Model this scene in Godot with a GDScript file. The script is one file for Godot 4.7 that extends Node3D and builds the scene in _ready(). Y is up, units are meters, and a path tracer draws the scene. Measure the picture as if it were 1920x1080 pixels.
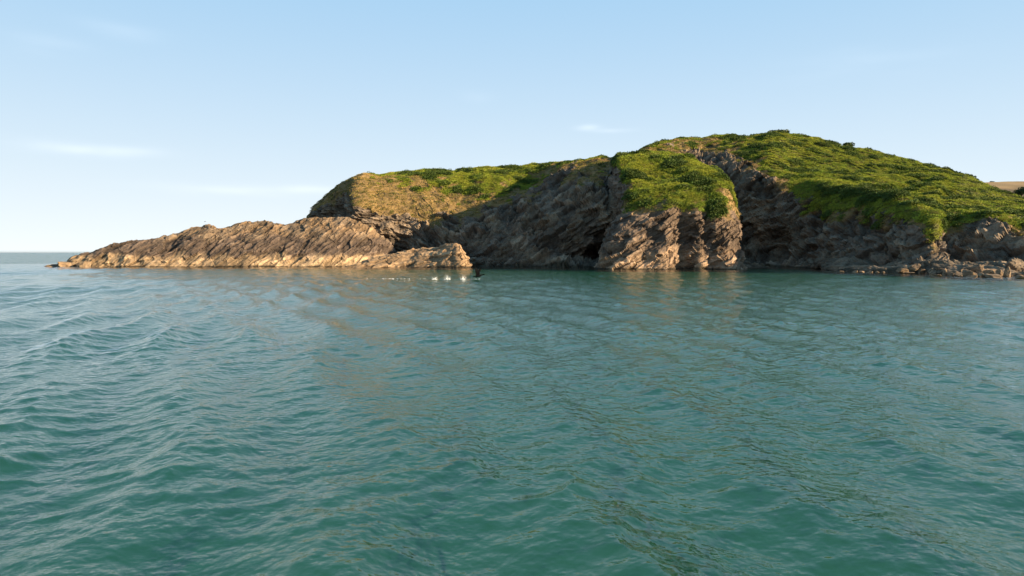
extends Node3D
const HEADLAND := [
	[-58.5,-3.0,-193.5, -59.2,0.0,-196.0, -59.2,3.0,-196.0, -59.1,3.9,-196.0, -59.1,4.8,-196.0, -59.4,5.1,-197.0, -59.7,5.2,-198.0, -64.5,3.4,-230.0, -71.6,-4.0,-273.0],
	[-56.4,-3.0,-189.5, -57.1,0.0,-192.0, -57.1,4.3,-192.0, -57.0,6.5,-192.0, -57.3,8.8,-193.0, -57.3,9.4,-193.0, -57.5,10.0,-194.0, -62.1,6.6,-226.0, -69.0,-4.0,-269.0],
	[-53.2,-3.0,-185.5, -53.9,0.0,-188.0, -53.6,4.7,-187.0, -53.5,8.1,-187.0, -53.7,11.0,-188.0, -54.0,12.3,-189.0, -54.5,13.3,-191.0, -58.9,9.0,-223.0, -65.5,-4.0,-266.0],
	[-47.5,-3.0,-179.5, -48.1,0.0,-182.0, -47.8,4.9,-181.0, -47.8,9.1,-181.0, -48.0,13.0,-182.0, -48.5,15.4,-184.0, -49.5,17.8,-188.0, -53.4,12.3,-220.0, -59.4,-4.0,-263.0],
	[-41.1,-3.0,-171.5, -41.6,0.0,-174.0, -41.3,5.1,-173.0, -41.3,9.6,-173.0, -41.7,13.9,-175.0, -42.4,18.1,-178.0, -43.7,21.5,-184.0, -47.2,15.1,-216.0, -52.5,-4.0,-259.0],
	[-37.1,-3.0,-165.5, -37.6,0.0,-168.0, -37.3,5.0,-167.0, -37.1,9.3,-166.0, -37.5,14.3,-168.0, -38.7,19.3,-174.0, -40.9,23.1,-184.0, -44.2,16.4,-216.0, -49.1,-4.0,-259.0],
	[-30.1,-3.0,-163.5, -30.5,0.0,-166.0, -30.5,5.3,-166.0, -30.6,9.4,-167.0, -31.0,14.1,-169.0, -32.2,19.0,-176.0, -34.7,24.2,-190.0, -37.5,17.0,-222.0, -41.7,-4.0,-265.0],
	[-20.8,-3.0,-159.5, -21.1,0.0,-162.0, -21.5,5.3,-165.0, -21.8,9.4,-168.0, -22.2,13.7,-171.0, -23.1,18.9,-178.0, -25.0,25.4,-193.0, -27.0,17.9,-225.0, -30.0,-4.0,-268.0],
	[-11.7,-3.0,-152.5, -11.9,0.0,-155.0, -12.2,4.5,-159.0, -12.6,8.8,-165.0, -13.1,13.4,-171.0, -13.6,19.5,-179.0, -14.8,26.1,-195.0, -16.0,18.4,-227.0, -17.8,-4.0,-270.0],
	[-3.4,-3.0,-148.5, -3.5,0.0,-151.0, -3.5,3.9,-154.0, -3.7,8.4,-160.0, -3.8,13.5,-168.0, -4.1,19.7,-178.0, -4.5,27.0,-198.0, -4.9,19.0,-230.0, -5.4,-4.0,-273.0],
	[4.4,-3.0,-144.5, 4.5,0.0,-147.0, 4.6,3.5,-150.0, 4.7,8.4,-155.0, 4.9,13.9,-162.0, 5.5,20.0,-179.0, 6.1,27.8,-200.0, 6.6,19.6,-232.0, 7.3,-4.0,-275.0],
	[10.2,-3.0,-140.5, 10.4,0.0,-143.0, 10.7,3.0,-147.0, 10.8,7.8,-149.0, 11.2,13.8,-154.0, 12.4,22.3,-171.0, 14.6,28.0,-202.0, 15.8,19.5,-234.0, 17.5,-4.0,-277.0],
	[14.6,-3.0,-137.5, 14.8,0.0,-140.0, 15.9,2.8,-150.0, 15.4,6.1,-146.0, 15.4,11.7,-146.0, 17.1,22.2,-163.0, 21.4,27.2,-204.0, 23.1,18.4,-236.0, 25.7,-4.0,-279.0],
	[17.3,-3.0,-137.5, 17.6,0.0,-140.0, 20.4,2.3,-162.0, 18.5,5.2,-147.0, 18.0,10.7,-144.0, 19.7,21.4,-158.0, 25.7,26.1,-206.0, 27.7,17.0,-238.0, 30.8,-4.0,-281.0],
	[23.0,-3.0,-149.5, 23.3,0.0,-152.0, 24.2,3.5,-158.0, 24.2,9.5,-158.0, 24.1,15.5,-158.0, 24.5,20.8,-161.0, 31.9,23.3,-210.0, 34.5,13.6,-242.0, 38.3,-4.0,-285.0],
	[30.4,-3.0,-155.5, 30.9,0.0,-158.0, 31.2,4.7,-160.0, 31.6,12.1,-162.0, 32.3,19.9,-166.0, 35.7,28.2,-184.0, 41.9,34.9,-216.0, 45.2,24.4,-248.0, 50.2,-4.0,-291.0],
	[36.9,-3.0,-157.5, 37.4,0.0,-160.0, 37.8,5.4,-162.0, 38.4,13.6,-165.0, 39.5,22.3,-170.0, 43.6,29.7,-188.0, 51.4,37.5,-222.0, 55.5,26.3,-254.0, 61.7,-4.0,-297.0],
	[42.9,-3.0,-157.5, 43.6,0.0,-160.0, 44.3,5.7,-163.0, 46.3,14.6,-171.0, 48.4,24.0,-179.0, 53.7,32.3,-199.0, 60.9,39.4,-226.0, 65.8,27.8,-258.0, 73.1,-4.0,-301.0],
	[48.3,-3.0,-155.5, 49.1,0.0,-158.0, 50.5,5.4,-163.0, 51.9,14.4,-168.0, 54.0,23.5,-175.0, 58.5,30.0,-190.0, 70.7,39.4,-230.0, 76.4,27.6,-262.0, 84.9,-4.0,-305.0],
	[52.7,-3.0,-152.5, 53.5,0.0,-155.0, 55.5,4.5,-161.0, 56.0,12.8,-163.0, 57.6,21.4,-168.0, 60.9,26.7,-178.0, 79.3,38.5,-232.0, 85.6,26.4,-264.0, 95.1,-4.0,-307.0],
	[55.7,-3.0,-146.5, 56.6,0.0,-149.0, 59.1,4.0,-156.0, 59.4,11.3,-157.0, 60.7,18.8,-161.0, 63.3,23.0,-168.0, 88.3,38.5,-235.0, 95.4,26.1,-267.0, 106.0,-4.0,-310.0],
	[58.0,-3.0,-138.5, 58.9,0.0,-141.0, 61.8,3.7,-148.0, 63.7,10.7,-153.0, 65.7,17.7,-158.0, 71.3,23.1,-172.0, 97.7,39.2,-236.0, 105.5,27.0,-268.0, 117.2,-4.0,-311.0],
	[59.2,-3.0,-128.5, 60.3,0.0,-131.0, 63.0,3.4,-137.0, 65.1,9.7,-142.0, 67.7,15.6,-148.0, 74.9,20.5,-164.0, 106.7,36.0,-234.0, 115.2,24.6,-266.0, 128.0,-4.0,-309.0],
	[60.1,-3.0,-118.5, 61.3,0.0,-121.0, 63.7,3.4,-126.0, 66.1,8.9,-131.0, 68.5,13.4,-136.0, 77.4,17.5,-154.0, 115.4,32.8,-230.0, 124.6,22.3,-262.0, 138.5,-4.0,-305.0],
	[60.6,-3.0,-109.5, 61.9,0.0,-112.0, 64.0,3.4,-116.0, 66.1,7.8,-120.0, 68.2,11.3,-124.0, 77.9,14.4,-142.0, 121.6,29.0,-222.0, 131.3,19.6,-254.0, 145.9,-4.0,-297.0],
	[60.4,-3.0,-103.5, 61.8,0.0,-106.0, 63.5,3.3,-109.0, 65.1,6.6,-112.0, 66.8,9.3,-115.0, 75.4,11.5,-130.0, 124.9,26.5,-216.0, 134.9,17.8,-248.0, 149.9,-4.0,-291.0],
	[61.5,-3.0,-101.5, 62.9,0.0,-104.0, 64.9,3.3,-107.5, 66.0,5.8,-109.5, 67.1,8.3,-111.5, 72.8,9.6,-121.0, 127.2,24.7,-212.0, 137.3,16.4,-244.0, 152.6,-4.0,-287.0],
	[65.7,-3.0,-104.5, 67.1,0.0,-107.0, 70.2,3.7,-112.0, 72.6,6.9,-116.0, 74.4,9.5,-119.0, 81.2,11.0,-130.0, 129.6,23.8,-208.0, 139.9,16.0,-240.0, 155.5,-4.0,-283.0],
	[68.6,-3.0,-101.5, 70.2,0.0,-104.0, 73.5,3.5,-109.0, 75.4,6.4,-112.0, 77.3,9.0,-115.0, 84.6,10.2,-126.0, 132.8,18.9,-198.0, 143.4,12.6,-230.0, 159.4,-4.0,-273.0],
	[71.5,-3.0,-98.5, 73.2,0.0,-101.0, 76.0,3.3,-105.0, 78.1,5.8,-108.0, 80.2,7.9,-111.0, 88.0,9.2,-122.0, 134.1,15.1,-186.0, 144.8,10.0,-218.0, 160.9,-4.0,-261.0],
	[75.6,-3.0,-95.5, 77.4,0.0,-98.0, 80.5,3.2,-102.0, 82.8,5.2,-105.0, 85.1,7.0,-108.0, 92.9,7.7,-118.0, 133.7,10.8,-170.0, 144.4,7.0,-202.0, 160.5,-4.0,-245.0],
	[81.3,-3.0,-94.5, 83.4,0.0,-97.0, 86.7,3.0,-101.0, 89.2,4.5,-104.0, 92.6,5.5,-108.0, 101.1,4.5,-118.0, 128.5,3.7,-150.0, 138.8,1.4,-182.0, 154.2,-4.0,-225.0],
	[95.4,-3.0,-103.5, 97.6,0.0,-106.0, 103.0,3.0,-112.0, 108.4,3.7,-118.0, 113.9,4.3,-124.0, 121.3,2.2,-132.0, 137.8,-0.6,-150.0, 148.8,-2.2,-182.0, 165.3,-4.0,-225.0],
]
const BUTTRESS := [
	[18.4,-3.0,-152.2, 19.6,0.0,-152.0, 20.4,6.9,-152.0, 21.1,13.9,-152.0, 21.8,19.7,-152.0, 22.5,23.1,-154.0, 24.6,25.4,-160.0, 28.8,24.4,-172.0, 33.0,18.4,-182.0],
	[16.9,-3.0,-137.3, 17.9,0.0,-138.0, 19.2,5.6,-139.5, 21.4,10.9,-140.0, 22.3,16.4,-142.0, 22.5,21.0,-146.0, 25.8,25.1,-157.0, 29.4,24.1,-169.0, 33.0,18.1,-179.0],
	[16.1,-3.0,-126.0, 16.9,0.0,-127.0, 19.3,5.2,-129.5, 22.8,10.2,-131.0, 24.5,13.8,-134.0, 24.9,19.4,-142.0, 27.8,24.9,-155.0, 30.4,23.9,-167.0, 33.0,17.9,-177.0],
	[19.1,-3.0,-124.5, 19.7,0.0,-125.5, 21.6,5.2,-128.0, 24.6,10.1,-130.0, 26.6,13.3,-133.0, 27.7,18.8,-142.0, 30.3,25.0,-155.0, 31.6,24.0,-167.0, 33.0,18.0,-177.0],
	[23.3,-3.0,-123.9, 23.8,0.0,-125.0, 24.6,5.1,-127.0, 26.6,10.1,-129.0, 28.2,13.1,-132.0, 29.9,18.2,-141.0, 32.8,25.0,-155.0, 32.9,24.0,-167.0, 33.0,18.0,-177.0],
	[28.2,-3.0,-123.3, 28.5,0.0,-124.5, 28.5,5.1,-126.0, 28.7,10.0,-128.0, 29.9,12.9,-131.0, 31.8,17.8,-140.0, 34.7,24.8,-154.0, 33.8,23.8,-166.0, 33.0,17.8,-176.0],
	[30.0,-3.0,-125.3, 30.2,0.0,-126.5, 30.2,5.1,-127.5, 30.4,10.1,-129.0, 31.1,12.9,-131.3, 32.8,17.7,-140.0, 35.5,24.7,-153.5, 34.2,23.7,-165.5, 33.0,17.7,-175.5],
	[31.0,-3.0,-126.8, 31.2,0.0,-128.0, 31.3,5.2,-128.8, 31.3,10.1,-129.6, 32.2,12.9,-131.5, 33.5,17.4,-139.5, 36.2,24.5,-153.0, 34.6,23.5,-165.0, 33.0,17.5,-175.0],
	[32.4,-3.0,-125.8, 32.5,0.0,-127.0, 32.7,5.2,-128.0, 32.8,10.1,-129.0, 33.5,13.0,-131.3, 34.6,17.3,-139.0, 37.1,24.3,-152.5, 35.1,23.3,-164.5, 33.0,17.3,-174.5],
	[34.3,-3.0,-124.3, 34.3,0.0,-125.5, 34.5,5.1,-127.2, 34.5,10.1,-128.4, 35.1,13.1,-131.0, 36.1,17.3,-138.5, 38.2,24.0,-152.0, 35.6,23.0,-164.0, 33.0,17.0,-174.0],
	[36.0,-3.0,-126.2, 36.0,0.0,-127.4, 36.0,5.2,-128.2, 36.0,10.1,-129.2, 36.4,13.2,-131.0, 37.2,17.4,-138.5, 38.8,23.6,-151.5, 35.9,22.6,-163.5, 33.0,16.6,-173.5],
	[37.3,-3.0,-124.3, 37.2,0.0,-125.5, 37.3,4.8,-126.8, 37.3,10.0,-128.3, 37.6,13.3,-130.5, 38.4,17.5,-138.5, 39.6,23.1,-151.0, 36.3,22.1,-163.0, 33.0,16.1,-173.0],
	[39.5,-3.0,-122.3, 39.3,0.0,-123.5, 39.2,3.4,-126.0, 39.9,10.1,-128.7, 39.8,14.0,-131.0, 40.5,17.7,-139.0, 40.9,21.9,-150.0, 36.9,20.9,-162.0, 33.0,14.9,-172.0],
	[41.9,-3.0,-124.3, 41.6,0.0,-125.5, 41.1,3.8,-128.0, 42.1,9.2,-131.0, 41.9,13.9,-134.0, 43.5,17.4,-142.0, 42.8,21.1,-151.0, 37.9,20.1,-163.0, 33.0,14.1,-173.0],
	[46.2,-3.0,-137.1, 45.4,0.0,-138.0, 44.7,5.3,-139.0, 44.8,10.7,-141.0, 44.6,15.3,-144.0, 45.2,18.5,-150.0, 45.5,21.7,-158.0, 39.2,20.7,-170.0, 33.0,14.7,-180.0],
	[52.8,-3.0,-160.6, 51.8,0.0,-160.0, 50.8,5.7,-160.0, 50.1,11.8,-160.0, 49.4,16.7,-161.0, 48.7,19.9,-163.0, 48.6,22.9,-168.0, 40.8,21.9,-180.0, 33.0,15.9,-190.0],
]
const REEF := [
	[-93.9,-3.0,-147.0, -95.1,0.0,-149.0, -95.4,0.1,-149.6, -95.8,0.3,-150.2, -96.3,0.3,-151.0, -98.3,0.2,-155.0, -102.1,-3.0,-160.0],
	[-92.7,-3.0,-146.5, -93.8,0.0,-148.5, -94.4,0.6,-149.3, -95.0,1.1,-150.4, -95.7,1.4,-151.5, -97.6,0.8,-155.5, -101.4,-3.0,-160.5],
	[-90.8,-3.0,-146.0, -91.9,0.0,-148.0, -92.6,0.9,-149.1, -93.4,1.7,-150.5, -94.3,2.1,-152.0, -96.2,1.2,-156.0, -100.0,-3.0,-161.0],
	[-88.8,-3.0,-145.5, -89.9,0.0,-147.5, -90.8,1.2,-148.9, -91.8,2.2,-150.6, -92.9,2.8,-152.5, -94.7,1.7,-156.5, -98.5,-3.0,-161.5],
	[-84.6,-3.0,-145.0, -85.7,0.0,-147.0, -86.8,1.9,-149.0, -88.1,3.5,-151.3, -89.6,4.4,-154.0, -91.4,2.6,-158.0, -95.0,-3.0,-163.0],
	[-81.0,-3.0,-144.5, -82.0,0.0,-146.5, -83.2,2.2,-148.7, -84.7,4.1,-151.5, -86.3,5.1,-154.5, -88.1,3.1,-158.5, -91.5,-3.0,-163.5],
	[-77.4,-3.0,-144.5, -78.4,0.0,-146.5, -79.7,2.5,-149.0, -81.3,4.7,-152.1, -83.1,5.9,-155.5, -84.7,3.5,-159.5, -88.1,-3.0,-164.5],
	[-71.0,-3.0,-144.5, -71.9,0.0,-146.5, -73.4,3.0,-149.6, -75.1,5.7,-153.3, -77.1,7.1,-157.5, -78.7,4.3,-161.5, -81.7,-3.0,-166.5],
	[-67.4,-3.0,-144.5, -68.3,0.0,-146.5, -69.8,3.4,-149.9, -71.7,6.6,-153.9, -73.7,8.2,-158.5, -75.2,4.9,-162.5, -78.1,-3.0,-167.5],
	[-65.2,-3.0,-144.5, -66.1,0.0,-146.5, -67.6,3.8,-150.1, -69.6,7.2,-154.6, -71.7,9.0,-159.5, -73.1,5.4,-163.5, -76.0,-3.0,-168.5],
	[-63.0,-3.0,-144.5, -63.8,0.0,-146.5, -65.3,3.9,-150.1, -67.2,7.4,-154.6, -69.3,9.2,-159.5, -70.7,5.5,-163.5, -73.4,-3.0,-168.5],
	[-60.8,-3.0,-144.5, -61.6,0.0,-146.5, -63.0,3.6,-150.1, -64.8,6.9,-154.6, -66.8,8.6,-159.5, -68.2,5.2,-163.5, -70.9,-3.0,-168.5],
	[-57.7,-3.0,-144.5, -58.4,0.0,-146.5, -59.9,4.0,-150.4, -61.8,7.6,-155.2, -63.8,9.5,-160.5, -65.1,5.7,-164.5, -67.6,-3.0,-169.5],
	[-52.3,-3.0,-145.0, -53.0,0.0,-147.0, -54.4,4.2,-151.2, -56.2,7.9,-156.3, -58.2,9.9,-162.0, -59.4,6.0,-166.0, -61.7,-3.0,-171.0],
	[-47.9,-3.0,-145.0, -48.5,0.0,-147.0, -49.8,4.1,-151.2, -51.4,7.7,-156.3, -53.3,9.7,-162.0, -54.3,5.8,-166.0, -56.4,-3.0,-171.0],
	[-44.9,-3.0,-145.5, -45.5,0.0,-147.5, -46.8,4.6,-152.0, -48.4,8.8,-157.4, -50.2,11.0,-163.5, -51.2,6.6,-167.5, -53.2,-3.0,-172.5],
	[-42.4,-3.0,-146.0, -42.9,0.0,-148.0, -44.2,4.8,-152.5, -45.7,9.1,-157.9, -47.4,11.4,-164.0, -48.3,6.8,-168.0, -50.2,-3.0,-173.0],
	[-39.1,-3.0,-146.5, -39.6,0.0,-148.5, -40.7,4.5,-152.7, -42.0,8.6,-157.8, -43.5,10.7,-163.5, -44.4,6.4,-167.5, -46.1,-3.0,-172.5],
	[-35.2,-3.0,-148.0, -35.7,0.0,-150.0, -36.6,4.6,-153.9, -37.6,8.7,-158.7, -38.9,10.9,-164.0, -39.6,6.5,-168.0, -41.2,-3.0,-173.0],
	[-32.2,-3.0,-150.0, -32.6,0.0,-152.0, -33.3,4.1,-155.4, -34.2,7.8,-159.4, -35.1,9.8,-164.0, -35.8,5.9,-168.0, -37.2,-3.0,-173.0],
	[-30.1,-3.0,-152.0, -30.5,0.0,-154.0, -31.0,3.5,-156.8, -31.6,6.7,-160.2, -32.4,8.4,-164.0, -33.0,5.0,-168.0, -34.3,-3.0,-173.0],
	[-28.1,-3.0,-155.0, -28.4,0.0,-157.0, -28.8,2.5,-159.0, -29.2,4.8,-161.3, -29.6,6.0,-164.0, -30.2,3.6,-168.0, -31.4,-3.0,-173.0],
	[-26.2,-3.0,-158.0, -26.5,0.0,-160.0, -26.7,1.3,-161.1, -26.9,2.4,-162.5, -27.1,3.0,-164.0, -27.7,1.8,-168.0, -28.8,-3.0,-173.0],
	[-24.5,-3.0,-161.0, -24.7,0.0,-163.0, -24.8,0.1,-163.6, -24.9,0.2,-164.2, -25.0,0.2,-165.0, -25.6,0.1,-169.0, -26.6,-3.0,-174.0],
]
const LEDGE := [
	[-34.4,-3.0,-140.0, -34.8,0.0,-142.0, -34.9,0.1,-142.3, -35.0,0.1,-142.6, -35.1,0.2,-143.0, -35.8,0.1,-147.0, -37.2,-3.0,-152.0],
	[-32.0,-3.0,-140.0, -32.5,0.0,-142.0, -32.6,0.3,-142.8, -32.9,0.6,-143.9, -33.1,0.8,-145.0, -33.8,0.5,-149.0, -35.1,-3.0,-154.0],
	[-29.0,-3.0,-140.0, -29.4,0.0,-142.0, -29.7,0.7,-143.4, -30.0,1.3,-145.1, -30.4,1.6,-147.0, -31.0,1.0,-151.0, -32.2,-3.0,-156.0],
	[-25.8,-3.0,-140.0, -26.1,0.0,-142.0, -26.4,1.1,-143.7, -26.8,2.0,-145.7, -27.2,2.5,-148.0, -27.8,1.5,-152.0, -28.8,-3.0,-157.0],
	[-21.5,-3.0,-140.0, -21.8,0.0,-142.0, -22.1,1.4,-144.0, -22.4,2.7,-146.3, -22.8,3.3,-149.0, -23.3,2.0,-153.0, -24.2,-3.0,-158.0],
	[-17.6,-3.0,-139.0, -17.8,0.0,-141.0, -18.1,1.6,-143.1, -18.4,3.1,-145.7, -18.8,3.9,-148.5, -19.1,2.3,-152.5, -19.9,-3.0,-157.5],
	[-14.3,-3.0,-138.0, -14.5,0.0,-140.0, -14.7,1.7,-142.1, -15.0,3.3,-144.7, -15.2,4.1,-147.5, -15.6,2.5,-151.5, -16.2,-3.0,-156.5],
	[-12.0,-3.0,-137.0, -12.2,0.0,-139.0, -12.3,1.9,-141.0, -12.5,3.6,-143.3, -12.7,4.5,-146.0, -13.0,2.7,-150.0, -13.5,-3.0,-155.0],
	[-10.7,-3.0,-136.5, -10.8,0.0,-138.5, -11.0,1.9,-140.2, -11.1,3.6,-142.2, -11.3,4.5,-144.5, -11.5,2.7,-148.5, -12.0,-3.0,-153.5],
	[-9.6,-3.0,-136.5, -9.8,0.0,-138.5, -9.9,1.2,-139.9, -10.0,2.2,-141.6, -10.1,2.8,-143.5, -10.3,1.7,-147.5, -10.7,-3.0,-152.5],
	[-8.9,-3.0,-137.0, -9.1,0.0,-139.0, -9.1,0.5,-140.0, -9.2,1.0,-141.2, -9.3,1.3,-142.5, -9.5,0.8,-146.5, -9.8,-3.0,-151.5],
	[-8.2,-3.0,-138.0, -8.3,0.0,-140.0, -8.3,0.1,-140.3, -8.3,0.2,-140.6, -8.3,0.2,-141.0, -8.5,0.1,-145.0, -8.8,-3.0,-150.0],
]
# x, z, width, height, 0 pale or 1 dark, ground height
const BOULDERS := [
	[51.4, -108.6, 1.00, 0.28, 0, 0.0, "small pale tan boulder between the buttress and the line of pale stones"],
	[53.6, -108.6, 1.25, 0.35, 0, 0.0, "small pale tan boulder at the thin line of pale stones"],
	[53.9, -107.2, 1.07, 0.28, 0, 0.0, "small pale tan boulder at the thin line of pale stones"],
	[54.4, -105.7, 1.38, 0.34, 0, 0.0, "flat pale tan boulder at the thin line of pale stones"],
	[54.8, -104.3, 0.96, 0.27, 0, 0.0, "small pale tan boulder at the thin line of pale stones"],
	[55.7, -104.3, 0.80, 0.20, 0, 0.0, "small pale tan boulder at the thin line of pale stones"],
	[57.5, -105.7, 0.89, 0.41, 0, 0.0, "small pale tan boulder at the thin line of pale stones"],
	[53.9, -111.7, 0.77, 0.15, 0, 0.0, "flat pale tan boulder between the buttress and the line of pale stones"],
	[59.4, -104.3, 2.40, 0.95, 0, 0.0, "big pale tan boulder under the sunlit grassy spur"],
	[56.8, -101.4, 2.02, 0.66, 1, 0.2, "big grey-brown boulder under the sunlit grassy spur"],
	[57.2, -100.3, 2.00, 0.26, 0, 0.0, "flat pale tan boulder under the sunlit grassy spur"],
	[59.1, -100.3, 1.31, 0.78, 0, 0.0, "small pale tan boulder under the sunlit grassy spur"],
	[59.3, -99.0, 1.06, 0.65, 0, 0.0, "small pale tan boulder under the sunlit grassy spur"],
	[58.8, -96.6, 1.63, 0.82, 1, 0.0, "small grey-brown boulder just past the sunlit grassy spur"],
	[65.4, -108.6, 1.67, 1.06, 0, 1.0, "pale block perched above the others below the sunlit spur"],
	[57.3, -98.9, 2.12, 0.77, 1, 0.8, "big grey-brown boulder under the sunlit grassy spur, behind the rest"],
	[55.7, -91.0, 1.26, 0.24, 0, 0.0, "flat pale tan boulder just past the sunlit grassy spur"],
	[58.0, -93.1, 1.14, 0.85, 0, 0.0, "small pale tan boulder just past the sunlit grassy spur"],
	[57.7, -91.0, 1.81, 0.89, 1, 0.0, "big grey-brown boulder just past the sunlit grassy spur"],
	[57.1, -88.9, 1.23, 0.46, 0, 0.0, "small pale tan boulder just past the sunlit grassy spur"],
	[60.5, -93.6, 1.01, 0.79, 0, 0.2, "small pale tan boulder between sunlit spur and tall upright boulder"],
	[58.4, -88.9, 2.05, 1.04, 0, 0.0, "big pale tan boulder between sunlit spur and tall upright boulder"],
	[56.1, -85.0, 2.09, 0.33, 0, 0.0, "flat pale tan boulder between sunlit spur and tall upright boulder"],
	[58.8, -86.9, 1.20, 0.68, 0, 0.0, "small pale tan boulder between sunlit spur and tall upright boulder"],
	[61.0, -89.0, 1.91, 0.99, 0, 0.2, "big pale tan boulder in the group round the tall upright boulder"],
	[57.6, -83.2, 3.45, 0.65, 0, 0.0, "longest flat tan slab at the water's edge"],
	[61.8, -88.0, 1.08, 0.69, 1, 0.3, "small grey-brown boulder in the group round the tall upright boulder, behind the rest"],
	[62.0, -86.9, 1.13, 1.19, 0, 0.0, "tall upright tan boulder at the end of the pale row"],
	[67.2, -92.6, 3.84, 2.05, 1, 0.3, "largest grey-brown boulder, leaning on the shaded cliff"],
	[59.7, -81.5, 2.12, 0.42, 1, 0.0, "flat grey-brown boulder in the group round the tall upright boulder"],
	[63.9, -85.0, 2.61, 1.22, 1, 0.0, "big grey-brown boulder in the group round the tall upright boulder"],
	[61.8, -92.0, 2.12, 1.20, 1, 0.6, "big grey-brown boulder between sunlit spur and tall upright boulder, behind the rest"],
	[61.5, -97.8, 1.95, 1.02, 1, 0.6, "big grey-brown boulder just past the sunlit grassy spur, behind the rest"],
	[58.3, -109.3, 1.85, 0.57, 1, 0.4, "small grey-brown boulder at the thin line of pale stones, behind the rest"],
	[57.6, -113.0, 2.25, 0.59, 1, 0.4, "big grey-brown boulder at the thin line of pale stones, behind the rest"],
	[62.1, -135.0, 3.11, 0.53, 1, 0.1, "flat grey-brown boulder between the buttress and the line of pale stones"],
	[65.9, -153.4, 3.06, 0.50, 1, 0.0, "flat grey-brown boulder between the buttress and the line of pale stones"],
	[64.9, -159.6, 3.67, 0.52, 1, 0.0, "flat grey-brown boulder between the buttress and the line of pale stones"],
	[64.1, -166.4, 2.81, 0.43, 1, 0.0, "flat grey-brown boulder by the buttress's foot"],
	[61.3, -170.0, 3.91, 0.67, 1, 0.0, "flat grey-brown boulder by the buttress's foot"],
	[58.4, -170.0, 3.13, 0.67, 1, 0.0, "flat grey-brown boulder by the buttress's foot"],
	[64.0, -130.4, 3.40, 0.76, 1, 0.4, "flat grey-brown boulder at the thin line of pale stones, behind the rest"],
	[68.3, -146.0, 2.24, 0.57, 1, 0.2, "small grey-brown boulder between the buttress and the line of pale stones"],
	[68.1, -110.3, 2.54, 1.15, 1, 0.8, "big grey-brown boulder just past the sunlit grassy spur, behind the rest"],
	[72.7, -110.3, 3.05, 1.44, 1, 0.8, "big grey-brown boulder between sunlit spur and tall upright boulder, behind the rest"],
]
# x, y, z, width, height, label
const BUSHES := [
	[32.1, 31.2, -208.0, 3.0, 1.6, "small dark bush at the left end of the skyline scrub"],
	[35.9, 32.2, -211.0, 2.4, 1.4, "tiny bush beside the bare notch on the skyline"],
	[82.3, 40.9, -233.0, 6.5, 2.0, "broad dark bush on the slope just left of the summit"],
	[90.5, 42.1, -236.0, 9.0, 2.2, "widest dark bush on the very summit of the headland"],
	[96.8, 41.2, -236.0, 5.0, 1.8, "dark bush on the slope just past the summit"],
	[111.9, 37.0, -233.0, 5.6, 2.8, "tall rounded bush standing proud on the descending skyline"],
	[114.5, 36.0, -231.0, 3.2, 1.7, "low bush next to the tall rounded skyline bush"],
	[119.3, 32.6, -224.0, 5.5, 1.7, "low dark bush halfway down the descending skyline"],
	[130.1, 24.8, -207.0, 3.6, 1.5, "small bush low on the descending skyline near the far field"],
]

var rng := RandomNumberGenerator.new()
var n_big := FastNoiseLite.new()
var n_mid := FastNoiseLite.new()
var n_fine := FastNoiseLite.new()
var n_block := FastNoiseLite.new()
var n_chip := FastNoiseLite.new()
var n_patch := FastNoiseLite.new()
var scatter := {}
var rock_mat: StandardMaterial3D


func _ready() -> void:
	rng.seed = 20240611
	set_camera()
	set_sky_and_sun()
	set_noises()
	rock_mat = rock_material()
	build_sea()
	build_land()
	build_cover()
	build_far_land()
	build_boulders()
	build_bushes()
	build_birds()
	build_splashes()


# ---------------------------------------------------------------- camera, sky, sun

func set_camera() -> void:
	var cam := Camera3D.new()
	cam.name = "camera"
	cam.fov = 45.0
	cam.near = 0.1
	cam.far = 60000.0
	cam.position = Vector3(0, 3, 0)
	cam.rotation_degrees = Vector3(-2.9, 0, 0)
	cam.current = true
	add_child(cam)


func set_sky_and_sun() -> void:
	var env := Environment.new()
	env.background_mode = Environment.BG_SKY
	env.tonemap_mode = Environment.TONE_MAPPER_LINEAR
	env.tonemap_exposure = 3.7
	env.background_energy_multiplier = 0.281
	env.sdfgi_enabled = true
	env.ssao_enabled = true
	env.ssil_enabled = true
	var sm := ProceduralSkyMaterial.new()
	sm.sky_top_color = Color8(124, 188, 234)
	sm.sky_horizon_color = Color8(247, 254, 255)
	sm.sky_curve = 0.19
	sm.ground_horizon_color = Color8(150, 180, 190)
	sm.ground_bottom_color = Color8(60, 100, 100)
	sm.sun_angle_max = 30.0
	sm.sun_curve = 0.12
	sm.sky_cover = cirrus()
	sm.sky_cover_modulate = Color(1, 1, 1, 1)
	var sky := Sky.new()
	sky.sky_material = sm
	env.sky = sky
	var we := WorldEnvironment.new()
	we.name = "environment"
	we.environment = env
	add_child(we)
	var sun := DirectionalLight3D.new()
	sun.name = "sun"
	sun.light_color = Color(1.0, 0.90, 0.74)
	sun.light_energy = 1.6
	sun.light_angular_distance = 0.5
	sun.shadow_enabled = true
	var az := deg_to_rad(SUN_TURN)
	var el := deg_to_rad(SUN_HEIGHT)
	var to_sun := Vector3(cos(az) * cos(el), sin(el), sin(az) * cos(el))
	add_child(sun)
	sun.look_at_from_position(Vector3.ZERO, -to_sun, Vector3.UP)


const SUN_TURN := 20.0
const SUN_HEIGHT := 17.0


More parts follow.
